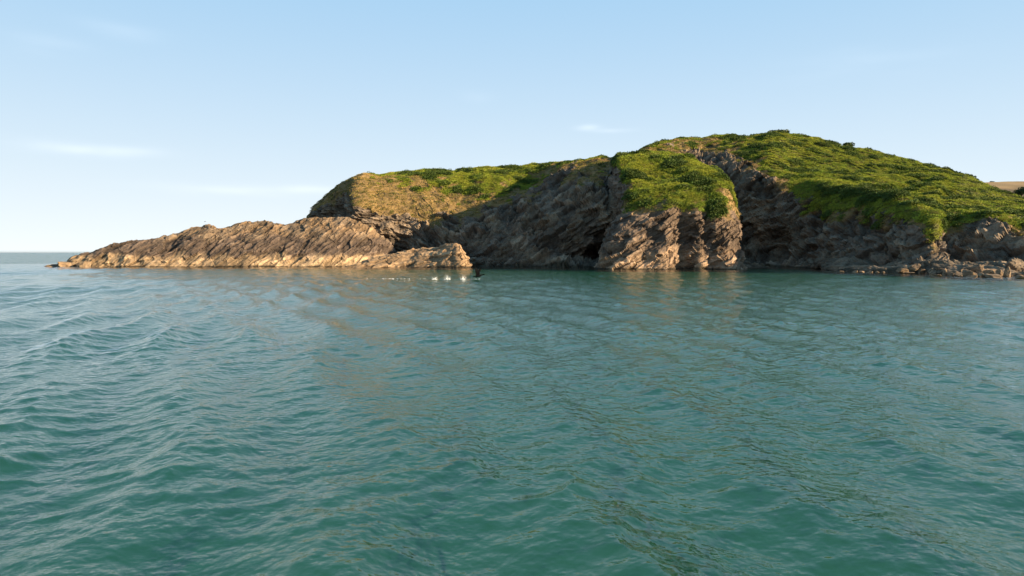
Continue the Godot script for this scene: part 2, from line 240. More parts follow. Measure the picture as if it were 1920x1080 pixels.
# thin high cloud: a few long wisps low in the sky, drifting in one direction
func cirrus() -> ImageTexture:
	var w := 2048
	var h := 1024
	var im := Image.create(w, h, false, Image.FORMAT_RGBAF)
	var nz := FastNoiseLite.new()
	nz.seed = 5
	nz.frequency = 0.012
	nz.fractal_octaves = 5
	# azimuth (degrees right of -z), height, half length, half thickness, strength
	var wisps := [[6.0, 10.1, 1.0, 0.16, 0.5], [8.2, 9.8, 2.0, 0.12, 0.3], [-31.5, 7.3, 4.4, 0.4, 0.3], [-29, 15.4, 2.6, 0.5, 0.1], [-33.5, 14.2, 2.6, 0.6, 0.08], [-22, 4.8, 5.0, 0.4, 0.14], [-16, 5.2, 3.0, 0.3, 0.15], [-3, 12.3, 1.6, 0.4, 0.05], [26, 14, 6, 0.9, 0.06],
		[60, 9, 6, 0.7, 0.3], [95, 16, 8, 1.0, 0.25], [140, 11, 6, 0.8, 0.3], [-80, 8, 6, 0.6, 0.3], [-120, 14, 8, 0.9, 0.25], [180, 20, 8, 1.2, 0.2], [-155, 7, 5, 0.6, 0.3]]
	for s in wisps:
		var cx: float = s[0] / 360.0 * w
		var cy: float = (0.5 - s[1] / 180.0) * h
		var lx: float = s[2] / 360.0 * w
		var ly: float = s[3] / 180.0 * h
		for j in range(int(cy - ly * 6.0), int(cy + ly * 6.0) + 1):
			for i in range(int(cx - lx * 2.2), int(cx + lx * 2.2) + 1):
				var x := (i - cx) / lx
				var bend := nz.get_noise_2d(i * 0.7, s[0] * 30.0) * 1.6
				var y := (j - cy) / ly + bend
				var a: float = exp(-x * x * 1.4 - y * y) * s[4] * clampf(0.65 + 1.1 * nz.get_noise_2d(i * 1.0, j * 9.0), 0.0, 1.5)
				if a > 0.001:
					var ii := posmod(i, w)
					var old := im.get_pixel(ii, j).a
					im.set_pixel(ii, j, Color(0.7, 0.6, 0.5, clampf(old + a, 0.0, 1.0)))
	return ImageTexture.create_from_image(im)


# ---------------------------------------------------------------- helpers

func set_noises() -> void:
	var k := 1
	for n in [n_big, n_mid, n_fine, n_block, n_chip, n_patch]:
		n.seed = 40 + k
		n.noise_type = FastNoiseLite.TYPE_SIMPLEX_SMOOTH
		n.fractal_type = FastNoiseLite.FRACTAL_FBM
		k += 1
	n_big.frequency = 1.0 / 16.0
	n_big.fractal_octaves = 2
	n_mid.frequency = 1.0 / 5.0
	n_mid.fractal_octaves = 3
	n_fine.frequency = 0.9
	n_fine.fractal_octaves = 2
	n_patch.frequency = 1.0 / 7.0
	n_patch.fractal_octaves = 4
	for n in [n_block, n_chip]:
		n.noise_type = FastNoiseLite.TYPE_CELLULAR
		n.cellular_return_type = FastNoiseLite.RETURN_CELL_VALUE
		n.cellular_jitter = 1.0
		n.fractal_type = FastNoiseLite.FRACTAL_NONE
	n_block.frequency = 0.24
	n_chip.frequency = 0.7


func tag(o: Node, label: String, category: String, group := "", kind := "") -> void:
	o.set_meta("label", label)
	o.set_meta("category", category)
	if group:
		o.set_meta("group", group)
	if kind:
		o.set_meta("kind", kind)


func put(called: String, mesh: Mesh, mat: Material, parent: Node = self) -> MeshInstance3D:
	var o := MeshInstance3D.new()
	o.name = called
	o.mesh = mesh
	o.material_override = mat
	parent.add_child(o, true)
	return o


var taken := {}
func numbered(called: String) -> String:
	taken[called] = taken.get(called, 0) + 1
	return called if taken[called] == 1 else "%s_%03d" % [called, taken[called] - 1]


func rock_material() -> StandardMaterial3D:
	var m := StandardMaterial3D.new()
	m.resource_name = "rock"
	m.vertex_color_use_as_albedo = true
	m.roughness = 0.92
	m.metallic_specular = 0.3
	m.uv1_triplanar = true
	m.uv1_world_triplanar = true
	m.uv1_scale = Vector3(0.23, 0.23, 0.23)
	var nz := FastNoiseLite.new()
	nz.seed = 3
	nz.frequency = 0.02
	nz.fractal_octaves = 5
	nz.fractal_gain = 0.62
	var t := NoiseTexture2D.new()
	t.width = 512
	t.height = 512
	t.seamless = true
	t.noise = nz
	var ramp := Gradient.new()
	ramp.offsets = PackedFloat32Array([0.0, 0.35, 0.6, 1.0])
	ramp.colors = PackedColorArray([Color(0.62, 0.60, 0.58), Color(0.82, 0.80, 0.79), Color(0.95, 0.94, 0.93), Color(1, 1, 1)])
	t.color_ramp = ramp
	m.albedo_texture = t
	return m


func sstep(a: float, b: float, x: float) -> float:
	var t := clampf((x - a) / (b - a), 0.0, 1.0)
	return t * t * (3.0 - 2.0 * t)


# ---------------------------------------------------------------- sea

func build_sea() -> void:
	var wr := RandomNumberGenerator.new()
	wr.seed = 77
	# wavelength, direction (degrees from +x towards -z), steepness, which side of the boat it is strongest on (-1, 0, 1)
	var waves := []
	for k in 3:
		waves.append([wr.randf_range(5.0, 9.0), wr.randf_range(-60, 60), 0.005, 0.0])
	for k in 7:
		waves.append([wr.randf_range(1.5, 3.0), wr.randf_range(-6, 40), wr.randf_range(0.05, 0.08), -1.0])
	for k in 5:
		waves.append([wr.randf_range(1.1, 2.4), wr.randf_range(-44, 10), wr.randf_range(0.03, 0.05), 1.0])
	for k in 14:
		waves.append([wr.randf_range(0.5, 1.3), wr.randf_range(-80, 80), wr.randf_range(0.024, 0.046), 0.0])
	for k in 12:
		waves.append([wr.randf_range(0.22, 0.5), wr.randf_range(-90, 90), wr.randf_range(0.017, 0.034), 0.0])
	waves.sort_custom(func(a, b): return a[0] > b[0])
	var nw := waves.size()
	var lam := PackedFloat64Array()
	var kx := PackedFloat64Array()
	var kz := PackedFloat64Array()
	var amp := PackedFloat64Array()
	var dx := PackedFloat64Array()
	var dz := PackedFloat64Array()
	var ph := PackedFloat64Array()
	var side := PackedFloat64Array()
	for w in waves:
		var k: float = TAU / w[0]
		var a := deg_to_rad(w[1])
		lam.append(w[0])
		kx.append(k * cos(a))
		kz.append(-k * sin(a))
		dx.append(cos(a))
		dz.append(-sin(a))
		amp.append(w[2] / k)
		ph.append(wr.randf() * TAU)
		side.append(w[3])
	# rings of vertices round the boat, close together near it and wide apart towards the horizon
	var radii := PackedFloat64Array([0.4, 1.0, 1.7, 2.4, 3.1, 3.8, 4.4])
	var r := 4.9
	while r < 230.0:
		radii.append(r)
		r *= 1.0047
	while r < 40000.0:
		radii.append(r)
		r *= 1.16
	var turns := PackedFloat64Array()
	var a0 := -42.0
	while a0 <= 42.0:
		turns.append(a0)
		a0 += 0.118
	a0 = 44.0
	while a0 < 316.0:
		turns.append(a0)
		a0 += 4.0
	var nr := radii.size()
	var nt := turns.size()
	var cs := PackedFloat64Array()
	var sn := PackedFloat64Array()
	for t in turns:
		cs.append(cos(deg_to_rad(t)))
		sn.append(sin(deg_to_rad(t)))
	var gust := FastNoiseLite.new()
	gust.seed = 9
	gust.frequency = 0.06
	gust.fractal_octaves = 2
	var rings := []
	rings.resize(nr)
	var one_ring := func(i: int) -> void:
		rings[i] = sea_ring(radii[i], turns, cs, sn, gust, lam, kx, kz, amp, dx, dz, ph, side)
	WorkerThreadPool.wait_for_group_task_completion(WorkerThreadPool.add_group_task(one_ring, nr))
	var pos := PackedVector3Array()
	for ring in rings:
		pos.append_array(ring)
	var nrm := PackedVector3Array()
	nrm.resize(nr * nt)
	for i in nr:
		var ia := maxi(i - 1, 0) * nt
		var ib := mini(i + 1, nr - 1) * nt
		for j in nt:
			var ja := (j + nt - 1) % nt
			var jb := (j + 1) % nt
			var n := (pos[i * nt + jb] - pos[i * nt + ja]).cross(pos[ib + j] - pos[ia + j]).normalized()
			nrm[i * nt + j] = n if n.y > 0.0 else -n
	var near_rings := 0
	while radii[near_rings] < 230.0:
		near_rings += 1
	var idx := PackedInt32Array()
	idx.resize((nr - 1) * nt * 6)
	var c := 0
	var cut := 0
	for i in nr - 1:
		if i == near_rings:
			cut = c
		for j in nt:
			var p := i * nt + j
			var q := i * nt + (j + 1) % nt
			idx[c] = p; idx[c + 1] = p + nt; idx[c + 2] = q
			idx[c + 3] = q; idx[c + 4] = p + nt; idx[c + 5] = q + nt
			c += 6
	var arr := []
	arr.resize(Mesh.ARRAY_MAX)
	arr[Mesh.ARRAY_VERTEX] = pos
	arr[Mesh.ARRAY_NORMAL] = nrm
	arr[Mesh.ARRAY_INDEX] = idx.slice(0, cut)
	var mesh := ArrayMesh.new()
	mesh.add_surface_from_arrays(Mesh.PRIMITIVE_TRIANGLES, arr)
	arr[Mesh.ARRAY_INDEX] = idx.slice(cut)
	var open_mesh := ArrayMesh.new()
	open_mesh.add_surface_from_arrays(Mesh.PRIMITIVE_TRIANGLES, arr)
	var m := StandardMaterial3D.new()
	m.resource_name = "water_surface"
	m.transparency = BaseMaterial3D.TRANSPARENCY_ALPHA
	m.albedo_color = Color(0.1, 0.3, 0.25, 0.02)
	m.roughness = 0.02
	m.metallic_specular = 0.46
	m.uv1_triplanar = true
	m.uv1_world_triplanar = true
	m.uv1_scale = Vector3(1.0 / 19.0, 1.0 / 19.0, 1.0 / 19.0)
	var nz := FastNoiseLite.new()
	nz.seed = 21
	nz.frequency = 0.045
	nz.fractal_octaves = 3
	nz.fractal_gain = 0.45
	var t := NoiseTexture2D.new()
	t.width = 2048
	t.height = 2048
	t.seamless = true
	t.as_normal_map = true
	t.bump_strength = 4.0
	t.noise = nz
	m.normal_enabled = true
	m.normal_texture = t
	m.normal_scale = 0.55
	# the turbid green water under the rippled surface: too thick to see into
	var body := StandardMaterial3D.new()
	body.resource_name = "green_water"
	body.albedo_color = Color(0.012, 0.060, 0.034).linear_to_srgb()
	body.roughness = 1.0
	body.specular_mode = BaseMaterial3D.SPECULAR_DISABLED
	var plane := PlaneMesh.new()
	plane.size = Vector2(80000, 80000)
	var sea := Node3D.new()
	sea.name = "sea"
	add_child(sea)
	tag(sea, "rippled green sea water in front of the rocky headland", "sea", "", "structure")
	put("water_surface", mesh, m, sea)
	var rough_water: StandardMaterial3D = m.duplicate()   # the open sea outside the lee of the headland is choppier
	rough_water.resource_name = "open_water_surface"
	rough_water.normal_scale = 1.0
	rough_water.roughness = 0.1
	put("open_water", open_mesh, rough_water, sea)
	put("deep_water", plane, body, sea).position.y = -0.45
	print("sea ", Time.get_ticks_msec())


func sea_ring(rad: float, turns: PackedFloat64Array, cs: PackedFloat64Array, sn: PackedFloat64Array, gust: FastNoiseLite, lam: PackedFloat64Array, kx: PackedFloat64Array, kz: PackedFloat64Array,
		amp: PackedFloat64Array, dx: PackedFloat64Array, dz: PackedFloat64Array, ph: PackedFloat64Array, side: PackedFloat64Array) -> PackedVector3Array:
	var nt := turns.size()
	var nw := lam.size()
	var ring := PackedVector3Array()
	ring.resize(nt)
	var ds := maxf(rad * 0.0047, 0.02)
	for j in nt:
		var x := rad * sn[j]
		var z := -rad * cs[j]
		var ox := x
		var oz := z
		var y := 0.0
		if rad < 230.0 and turns[j] <= 43.0:
			var g := gust.get_noise_2d(x, z)
			var left := clampf(0.62 - x * 0.05 + g * 0.8, 0.3, 1.35)
			var right := clampf(0.75 + x * 0.04 - g * 0.6, 0.25, 1.25)
			var calm := clampf(1.0 + gust.get_noise_2d(x * 1.7 + 90.0, z * 1.7) * 0.7, 0.55, 1.5)
			for k in nw:
				var keep := lam[k] / (ds * 2.1) - 1.0
				if keep <= 0.0:
					break
				var a := amp[k] * minf(keep, 1.0)
				var s := side[k]
				if s < 0.0:
					a *= left
				elif s > 0.0:
					a *= right
				else:
					a *= calm
				var f := kx[k] * x + kz[k] * z + ph[k]
				y += a * cos(f)
				var q := a * 1.25 * sin(f)
				ox -= dx[k] * q
				oz -= dz[k] * q
		ring[j] = Vector3(ox, y, oz)
	return ring


# ---------------------------------------------------------------- land

# Hermite curve through points with chord-length tangents
func tangents(p: PackedVector3Array) -> PackedVector3Array:
	var n := p.size()
	var t := PackedVector3Array()
	t.resize(n)
	for i in n:
		if i == 0:
			t[i] = (p[1] - p[0]).normalized()
		elif i == n - 1:
			t[i] = (p[i] - p[i - 1]).normalized()
		else:
			var a := p[i] - p[i - 1]
			var b := p[i + 1] - p[i]
			var la := a.length() + 0.001
			var lb := b.length() + 0.001
			t[i] = (a / la * lb + b / lb * la) / (la + lb)
	return t


func hermite(a: Vector3, b: Vector3, ta: Vector3, tb: Vector3, t: float) -> Vector3:
	var l := a.distance_to(b)
	var t2 := t * t
	var t3 := t2 * t
	return a * (2 * t3 - 3 * t2 + 1) + ta * (l * (t3 - 2 * t2 + t)) + b * (3 * t2 - 2 * t3) + tb * (l * (t3 - t2))


# A surface through a net of points: net[column][row]; rows climb from below the sea over the crest and down behind.
# how: step (metres between columns), rows (samples in each row interval), cover (per column, [row where plants begin, row where green begins]),
# dip (bedding angle), rough (relief), tan / dark (heights of the tide bands), upper (colour of rock above them)
func build_sheet(called: String, net: Array, how: Dictionary) -> ArrayMesh:
	var nc := net.size()
	var nrow: int = net[0].size() / 3
	var pts := []
	for c in net:
		var q := PackedVector3Array()
		for j in nrow:
			q.append(Vector3(c[3 * j], c[3 * j + 1], c[3 * j + 2]))
		pts.append(q)
	var along := []   # tangents along columns for each row
	for j in nrow:
		var line := PackedVector3Array()
		for i in nc:
			line.append(pts[i][j])
		along.append(tangents(line))
	var us := PackedFloat64Array()
	for i in nc - 1:
		var far := 0.0
		for j in range(1, mini(nrow, 6)):
			far = maxf(far, pts[i][j].distance_to(pts[i + 1][j]))
		var n := maxi(2, int(far / how.step))
		for k in n:
			us.append(i + float(k) / n)
	us.append(nc - 1.0)
	var vs := PackedFloat64Array()
	for j in nrow - 1:
		for k in how.rows[j]:
			vs.append(j + float(k) / how.rows[j])
	vs.append(nrow - 1.0)
	var nu := us.size()
	var nv := vs.size()
	var pos := PackedVector3Array()
	pos.resize(nu * nv)
	for a in nu:
		var i := mini(int(us[a]), nc - 2)
		var t := us[a] - i
		var q := PackedVector3Array()
		for j in nrow:
			q.append(hermite(pts[i][j], pts[i + 1][j], along[j][i], along[j][i + 1], t))
		var tq := tangents(q)
		for b in nv:
			var j := mini(int(vs[b]), nrow - 2)
			pos[a * nv + b] = hermite(q[j], q[j + 1], tq[j], tq[j + 1], vs[b] - j)
	var col := PackedColorArray()
	col.resize(nu * nv)
	var out := PackedVector3Array()
	out.resize(nu * nv)
	var dip0: float = deg_to_rad(how.dip)
	var rough: float = how.rough
	var cover: Array = how.get("cover", [])
	var tan_top: float = how.tan
	var dark_top: float = how.dark
	var upper: Color = how.upper
	var swell: float = how.get("swell", 1.3)
	var slabby: float = how.get("slabs", 0.75)
	var chippy: float = how.get("chips", 0.42)
	var low: Color = how.low
	var black: Color = how.black
	var last_row: float = how.get("last_row", 99.0)
	for a in nu:
		var aa := maxi(a - 1, 0) * nv
		var ab := mini(a + 1, nu - 1) * nv
		var ci := mini(int(us[a]), nc - 2)
		var ct := us[a] - ci
		var plant := 99.0
		var green := 99.0
		if cover:
			plant = lerpf(cover[ci][0], cover[ci + 1][0], ct)
			green = lerpf(cover[ci][1], cover[ci + 1][1], ct)
		for b in nv:
			var p := pos[a * nv + b]
			var eu := pos[ab + b] - pos[aa + b]
			var ev := pos[a * nv + mini(b + 1, nv - 1)] - pos[a * nv + maxi(b - 1, 0)]
			var n := eu.cross(ev)
			var area := n.length() * 0.25
			n = n.normalized()
			var v := vs[b]
			var dip := dip0
			if how.has("fold"):
				dip = lerpf(deg_to_rad(-4.0), dip0, sstep(-26.0, -2.0, p.x))
			var cd := cos(dip)
			var sd := sin(dip)
			var pt := n_patch.get_noise_3dv(p)
			var big := n_big.get_noise_3dv(p)
			var md := n_mid.get_noise_3dv(p)
			# bedded coordinates: along the beds, across them, into the cliff
			var bx := p.x * cd + p.y * sd
			var by := (-p.x * sd + p.y * cd) + p.z * 0.18 + big * 0.6 + md * 0.12
			var slab := n_block.get_noise_3d(bx * 0.8, by * 2.6, p.z * 0.8)
			var chip := n_chip.get_noise_3d(bx * 0.55, by * 2.4, p.z * 0.7)
			var fine := n_fine.get_noise_3d(bx * 0.7, by * 2.2, p.z)
			var gp := v - plant + pt * 1.15 + md * 0.45 + (n.y - 0.55) * 0.8
			var veg := sstep(-0.12, 0.12, gp) if v < last_row else 0.0
			var gg := v - green + n_patch.get_noise_3d(p.x * 1.3 + 50.0, p.y * 1.3, p.z * 1.3) * 1.3
			var grn := sstep(-0.15, 0.15, gg)
			var bare := 1.0 - veg * 0.8
			var bed := by * 0.85 + fine * 0.15
			var ledge := (bed - floorf(bed) - 0.5) * 0.5 * bare * rough * (0.6 + pt)
			var d := ledge + big * swell * (1.0 - 0.4 * veg) + bare * (md * 1.0 + slab * slabby + chip * chippy + fine * 0.3) * rough + veg * md * 0.3
			if v < 0.4:
				d *= 0.5
			out[a * nv + b] = p + n * d
			# rock colour: tide bands with ragged edges, bed by bed differences
			var zone := p.y + d * 0.3 + pt * 1.6 + slab * 0.5
			var wet := sstep(tan_top + 0.5, tan_top - 0.5, zone)
			var blk: float = sstep(dark_top + 1.2, dark_top - 1.2, zone + pt * 1.5) * how.blackness
			var c: Color = upper.lerp(how.upper2, sstep(-0.25, 0.3, pt + md * 0.4))
			c = c.lerp(black, blk)
			c = c.lerp(low, wet)
			c = c.lerp(Color(0.042, 0.032, 0.020), sstep(0.45, 0.15, p.y + md * 0.5 + chip * 0.15))   # weed at the tide line
			var tone := clampf(1.0 + slab * 0.28 + chip * 0.22 + fine * 0.3, 0.45, 1.6)
			# bleached edges of single beds
			if chip > 0.62:
				tone *= 1.35
			c = Color(c.r * tone, c.g * tone, c.b * tone)
			if veg > 0.0:
				var dry := Color(0.231, 0.154, 0.063).lerp(Color(0.154, 0.105, 0.049), clampf(0.5 + md, 0, 1))
				var soil := dry.lerp(Color(0.063, 0.070, 0.015), grn)
				c = c.lerp(soil, veg)
			col[a * nv + b] = c
			if veg > 0.45 and v < last_row and rng.randf() < 0.999:
				sow(out[a * nv + b], n, area, grn, md, pt, how.get("thick", 1.0))
	var idx := PackedInt32Array()
	idx.resize((nu - 1) * (nv - 1) * 6)
	var k := 0
	for a in nu - 1:
		for b in nv - 1:
			var p := a * nv + b
			idx[k] = p; idx[k + 1] = p + 1; idx[k + 2] = p + nv
			idx[k + 3] = p + nv; idx[k + 4] = p + 1; idx[k + 5] = p + nv + 1
			k += 6
	var arr := []
	arr.resize(Mesh.ARRAY_MAX)
	arr[Mesh.ARRAY_VERTEX] = out
	arr[Mesh.ARRAY_COLOR] = col
	arr[Mesh.ARRAY_INDEX] = idx
	var mesh := ArrayMesh.new()
	mesh.add_surface_from_arrays(Mesh.PRIMITIVE_TRIANGLES, arr)
	print(called, " ", nu, " x ", nv, "  ", Time.get_ticks_msec())
	return mesh


# leave a plant on this bit of ground now and then
func sow(p: Vector3, n: Vector3, area: float, grn: float, md: float, pt: float, thick: float) -> void:
	var dist := Vector2(p.x, p.z).length()
	var shrub := sstep(0.2, 0.36, md * 0.6 + pt) * grn
	if grn > 0.5:
		if rng.randf() < area * 6.5 * thick:
			var c := Color(0.235, 0.248, 0.027).lerp(Color(0.15, 0.20, 0.022), clampf(0.5 + pt * 1.6, 0, 1))
			c = c.lerp(Color(0.028, 0.050, 0.011), shrub * 0.85)
			if shrub > 0.4 and rng.randf() < 0.4:
				plant("scrub", p, n, rng.randf_range(0.5, 1.1), Color(0.05, 0.082, 0.018).lerp(Color(0.085, 0.10, 0.022), rng.randf()))
			elif rng.randf() < 0.05 + 0.3 * sstep(0.1, 0.3, -md):
				plant("grass", p, n, rng.randf_range(0.5, 1.0), Color(0.20, 0.16, 0.05).lerp(Color(0.15, 0.17, 0.035), rng.randf()))
			else:
				plant("bracken", p, n, rng.randf_range(0.38, 0.8) * (1.0 + shrub * 0.9), c)
	elif rng.randf() < area * 2.6 * thick:
		var c := Color(0.320, 0.216, 0.068).lerp(Color(0.200, 0.160, 0.044), clampf(0.5 + pt * 2.0, 0, 1))
		if rng.randf() < 0.2:
			plant("bracken", p, n, rng.randf_range(0.35, 0.7), Color(0.080, 0.092, 0.018))
		else:
			plant("grass", p, n, rng.randf_range(0.4, 0.85), c)


func plant(kind: String, p: Vector3, n: Vector3, size: float, c: Color) -> void:
	if not scatter.has(kind):
		scatter[kind] = PackedFloat32Array()
	var up := (n + Vector3.UP * 0.8).normalized()
	var side := up.cross(Vector3(sin(rng.randf() * TAU), 0.1, cos(rng.randf() * TAU))).normalized()
	var fw := side.cross(up)
	var sy := size * rng.randf_range(0.75, 1.25)
	var t := rng.randf_range(0.72, 1.3)
	scatter[kind].append_array(PackedFloat32Array([side.x * size, up.x * sy, fw.x * size, p.x, side.y * size, up.y * sy, fw.y * size, p.y, side.z * size, up.z * sy, fw.z * size, p.z,
		c.r * t, c.g * t * rng.randf_range(0.93, 1.07), c.b * t, 1.0]))


func build_land() -> void:
	var cover := [[5.3, 9], [5.2, 9], [5.1, 9], [5.0, 9], [4.8, 7.2], [3.9, 6.6], [3.4, 5.75], [3.2, 5.3], [3.4, 4.75], [4.2, 4.6], [4.85, 5.35], [4.95, 5.6], [4.95, 5.7], [4.95, 5.6], [4.9, 5.5], [4.9, 5.5], [5.3, 5.6], [5.3, 5.5], [5.1, 5.2],
		[4.8, 4.9], [4.3, 4.4], [3.1, 3.2], [2.9, 3.0], [3.1, 3.2], [3.2, 3.3], [2.9, 3.1], [2.2, 2.7], [3.3, 3.5], [3.75, 3.85], [3.75, 3.85], [3.7, 3.8], [3.5, 3.6], [3, 3.2]]
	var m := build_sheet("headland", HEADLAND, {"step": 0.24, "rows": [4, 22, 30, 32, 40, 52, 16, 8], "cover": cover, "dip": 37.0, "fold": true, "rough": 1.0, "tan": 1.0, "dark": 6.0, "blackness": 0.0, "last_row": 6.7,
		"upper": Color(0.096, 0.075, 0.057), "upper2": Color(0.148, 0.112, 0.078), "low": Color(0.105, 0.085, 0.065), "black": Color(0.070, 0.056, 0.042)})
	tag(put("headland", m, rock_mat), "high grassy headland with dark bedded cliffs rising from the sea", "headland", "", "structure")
	var bc := []
	for i in BUTTRESS.size():
		bc.append([3.25, 3.45])
	bc[0] = [4.6, 4.8]
	bc[1] = [4.2, 4.4]
	bc[12] = [3.2, 4.0]
	bc[13] = [3.2, 3.9]
	m = build_sheet("buttress", BUTTRESS, {"step": 0.17, "rows": [3, 40, 46, 26, 36, 42, 10, 6], "cover": bc, "dip": 28.0, "rough": 0.65, "slabs": 0.4, "chips": 0.5, "tan": 3.0, "dark": 10.0, "blackness": 0.5, "thick": 1.15, "last_row": 7.2,
		"upper": Color(0.118, 0.087, 0.064), "upper2": Color(0.160, 0.115, 0.080), "low": Color(0.205, 0.143, 0.096), "black": Color(0.059, 0.044, 0.035)})
	tag(put("cliff", m, rock_mat), "steep brown rock buttress with two clefts and a green bracken cap", "cliff", "", "structure")
	m = build_sheet("reef", REEF, {"step": 0.17, "rows": [3, 34, 40, 30, 20, 6], "dip": 36.0, "rough": 0.45, "slabs": 0.6, "chips": 0.3, "swell": 1.0, "tan": 2.3, "dark": 6.8, "blackness": 0.95,
		"upper": Color(0.170, 0.114, 0.066), "upper2": Color(0.140, 0.104, 0.072), "low": Color(0.245, 0.175, 0.108), "black": Color(0.070, 0.052, 0.041)})
	tag(put("reef", m, rock_mat), "long low tan reef tapering into the sea from the headland's nose", "reef", "", "structure")
	m = build_sheet("ledge", LEDGE, {"step": 0.15, "rows": [3, 24, 24, 20, 14, 5], "dip": 14.0, "rough": 0.45, "swell": 0.4, "tan": 5.0, "dark": 4.0, "blackness": 0.2,
		"upper": Color(0.210, 0.143, 0.087), "upper2": Color(0.175, 0.119, 0.073), "low": Color(0.238, 0.161, 0.095), "black": Color(0.098, 0.077, 0.056)})
	tag(put("rock_ledge", m, rock_mat), "small sunlit tan ledge in the water before the shaded cove", "rock ledge", "", "structure")
	var shore := []
	for s in [[36.0, 152], [44.0, 150], [55.0, 147], [57.0, 134], [53.5, 113], [56.0, 107], [59.0, 103.5], [58.5, 95], [58.0, 90], [59.5, 87.5], [63.0, 86.5], [68.0, 88], [78.0, 94]]:
		shore.append([s[0], -2.5, -s[1] + 2.0, s[0], 0.0, -s[1], s[0] + 0.8, 0.35, -s[1] - 3.0, s[0] + 3.0, 0.9, -s[1] - 9.0, s[0] + 6.0, 1.5, -s[1] - 16.0, s[0] + 9, 0.0, -s[1] - 22.0])
	m = build_sheet("shore", shore, {"step": 0.25, "rows": [3, 12, 18, 18, 6], "dip": 30.0, "rough": 0.42, "tan": 0.5, "dark": 4.0, "blackness": 0.0,
		"upper": Color(0.126, 0.095, 0.066), "upper2": Color(0.105, 0.081, 0.056), "low": Color(0.175, 0.122, 0.081), "black": Color(0.084, 0.066, 0.049)})
	tag(put("shore", m, rock_mat), "low dark rock shelf along the foot of the shaded cliff", "shore", "", "structure")


# ---------------------------------------------------------------- plant cover

func leaf_clump(sd: int, count: int, spread: float, tall: float, long: float, wide: float, upright: float) -> ArrayMesh:
	var r := RandomNumberGenerator.new()
	r.seed = sd
	var st := SurfaceTool.new()
	st.begin(Mesh.PRIMITIVE_TRIANGLES)
	for k in count:
		var a := r.randf() * TAU
		var d := sqrt(r.randf()) * spread
		var h := tall * sqrt(maxf(0.0, 1.0 - d * d / (spread * spread) * 0.8)) * r.randf_range(0.35, 1.0)
		var p := Vector3(cos(a) * d, h - 0.08, sin(a) * d)
		var dir := Vector3(cos(a + r.randf_range(-1.2, 1.2)), upright + r.randf_range(-0.4, 0.5), sin(a + r.randf_range(-1.2, 1.2))).normalized()
		var w := dir.cross(Vector3(r.randf_range(-1, 1), r.randf_range(-0.3, 1), r.randf_range(-1, 1))).normalized() * wide * r.randf_range(0.7, 1.3)
		var l := long * r.randf_range(0.7, 1.3)
		var mid := p + dir * l * 0.55
		var tip := p + dir * l + Vector3.DOWN * l * 0.25
		var t := r.randf_range(0.8, 1.15)
		st.set_color(Color(t, t, t))
		for v in [p, mid + w, mid - w, mid + w, tip, mid - w]:
			st.add_vertex(v)
	return st.commit()


func plant_material(called: String, back: float) -> StandardMaterial3D:
	var m := StandardMaterial3D.new()
	m.resource_name = called
	m.vertex_color_use_as_albedo = true
	m.roughness = 0.75
	m.metallic_specular = 0.25
	m.cull_mode = BaseMaterial3D.CULL_DISABLED
	if back > 0.0:
		m.backlight_enabled = true
		m.backlight = Color(back, back, back)
	return m


func build_cover() -> void:
	var kinds := {
		"bracken": [leaf_clump(11, 44, 0.66, 0.42, 0.34, 0.085, 0.25), plant_material("bracken_leaf", 0.6), "dense green bracken and low scrub covering the headland's upper slopes", "bracken"],
		"scrub": [leaf_clump(13, 80, 0.62, 0.68, 0.2, 0.06, 0.4), plant_material("scrub_leaf", 0.35), "darker thorny scrub growing in patches among the bracken", "scrub"],
		"grass": [leaf_clump(12, 40, 0.5, 0.18, 0.42, 0.028, 1.1), plant_material("dry_grass", 0.3), "dry straw-coloured grass tufts on the sunlit slope and among the bracken", "grass"],
	}
	for k in kinds:
		if not scatter.has(k):
			continue
		var mm := MultiMesh.new()
		mm.transform_format = MultiMesh.TRANSFORM_3D
		mm.use_colors = true
		mm.mesh = kinds[k][0]
		mm.instance_count = scatter[k].size() / 16
		mm.buffer = scatter[k]
		print(k, " ", mm.instance_count)
		var o := MultiMeshInstance3D.new()
		o.name = k
		o.multimesh = mm
		o.material_override = kinds[k][1]
		add_child(o, true)
		tag(o, kinds[k][2], kinds[k][3], "", "stuff")


# ---------------------------------------------------------------- land across the bay

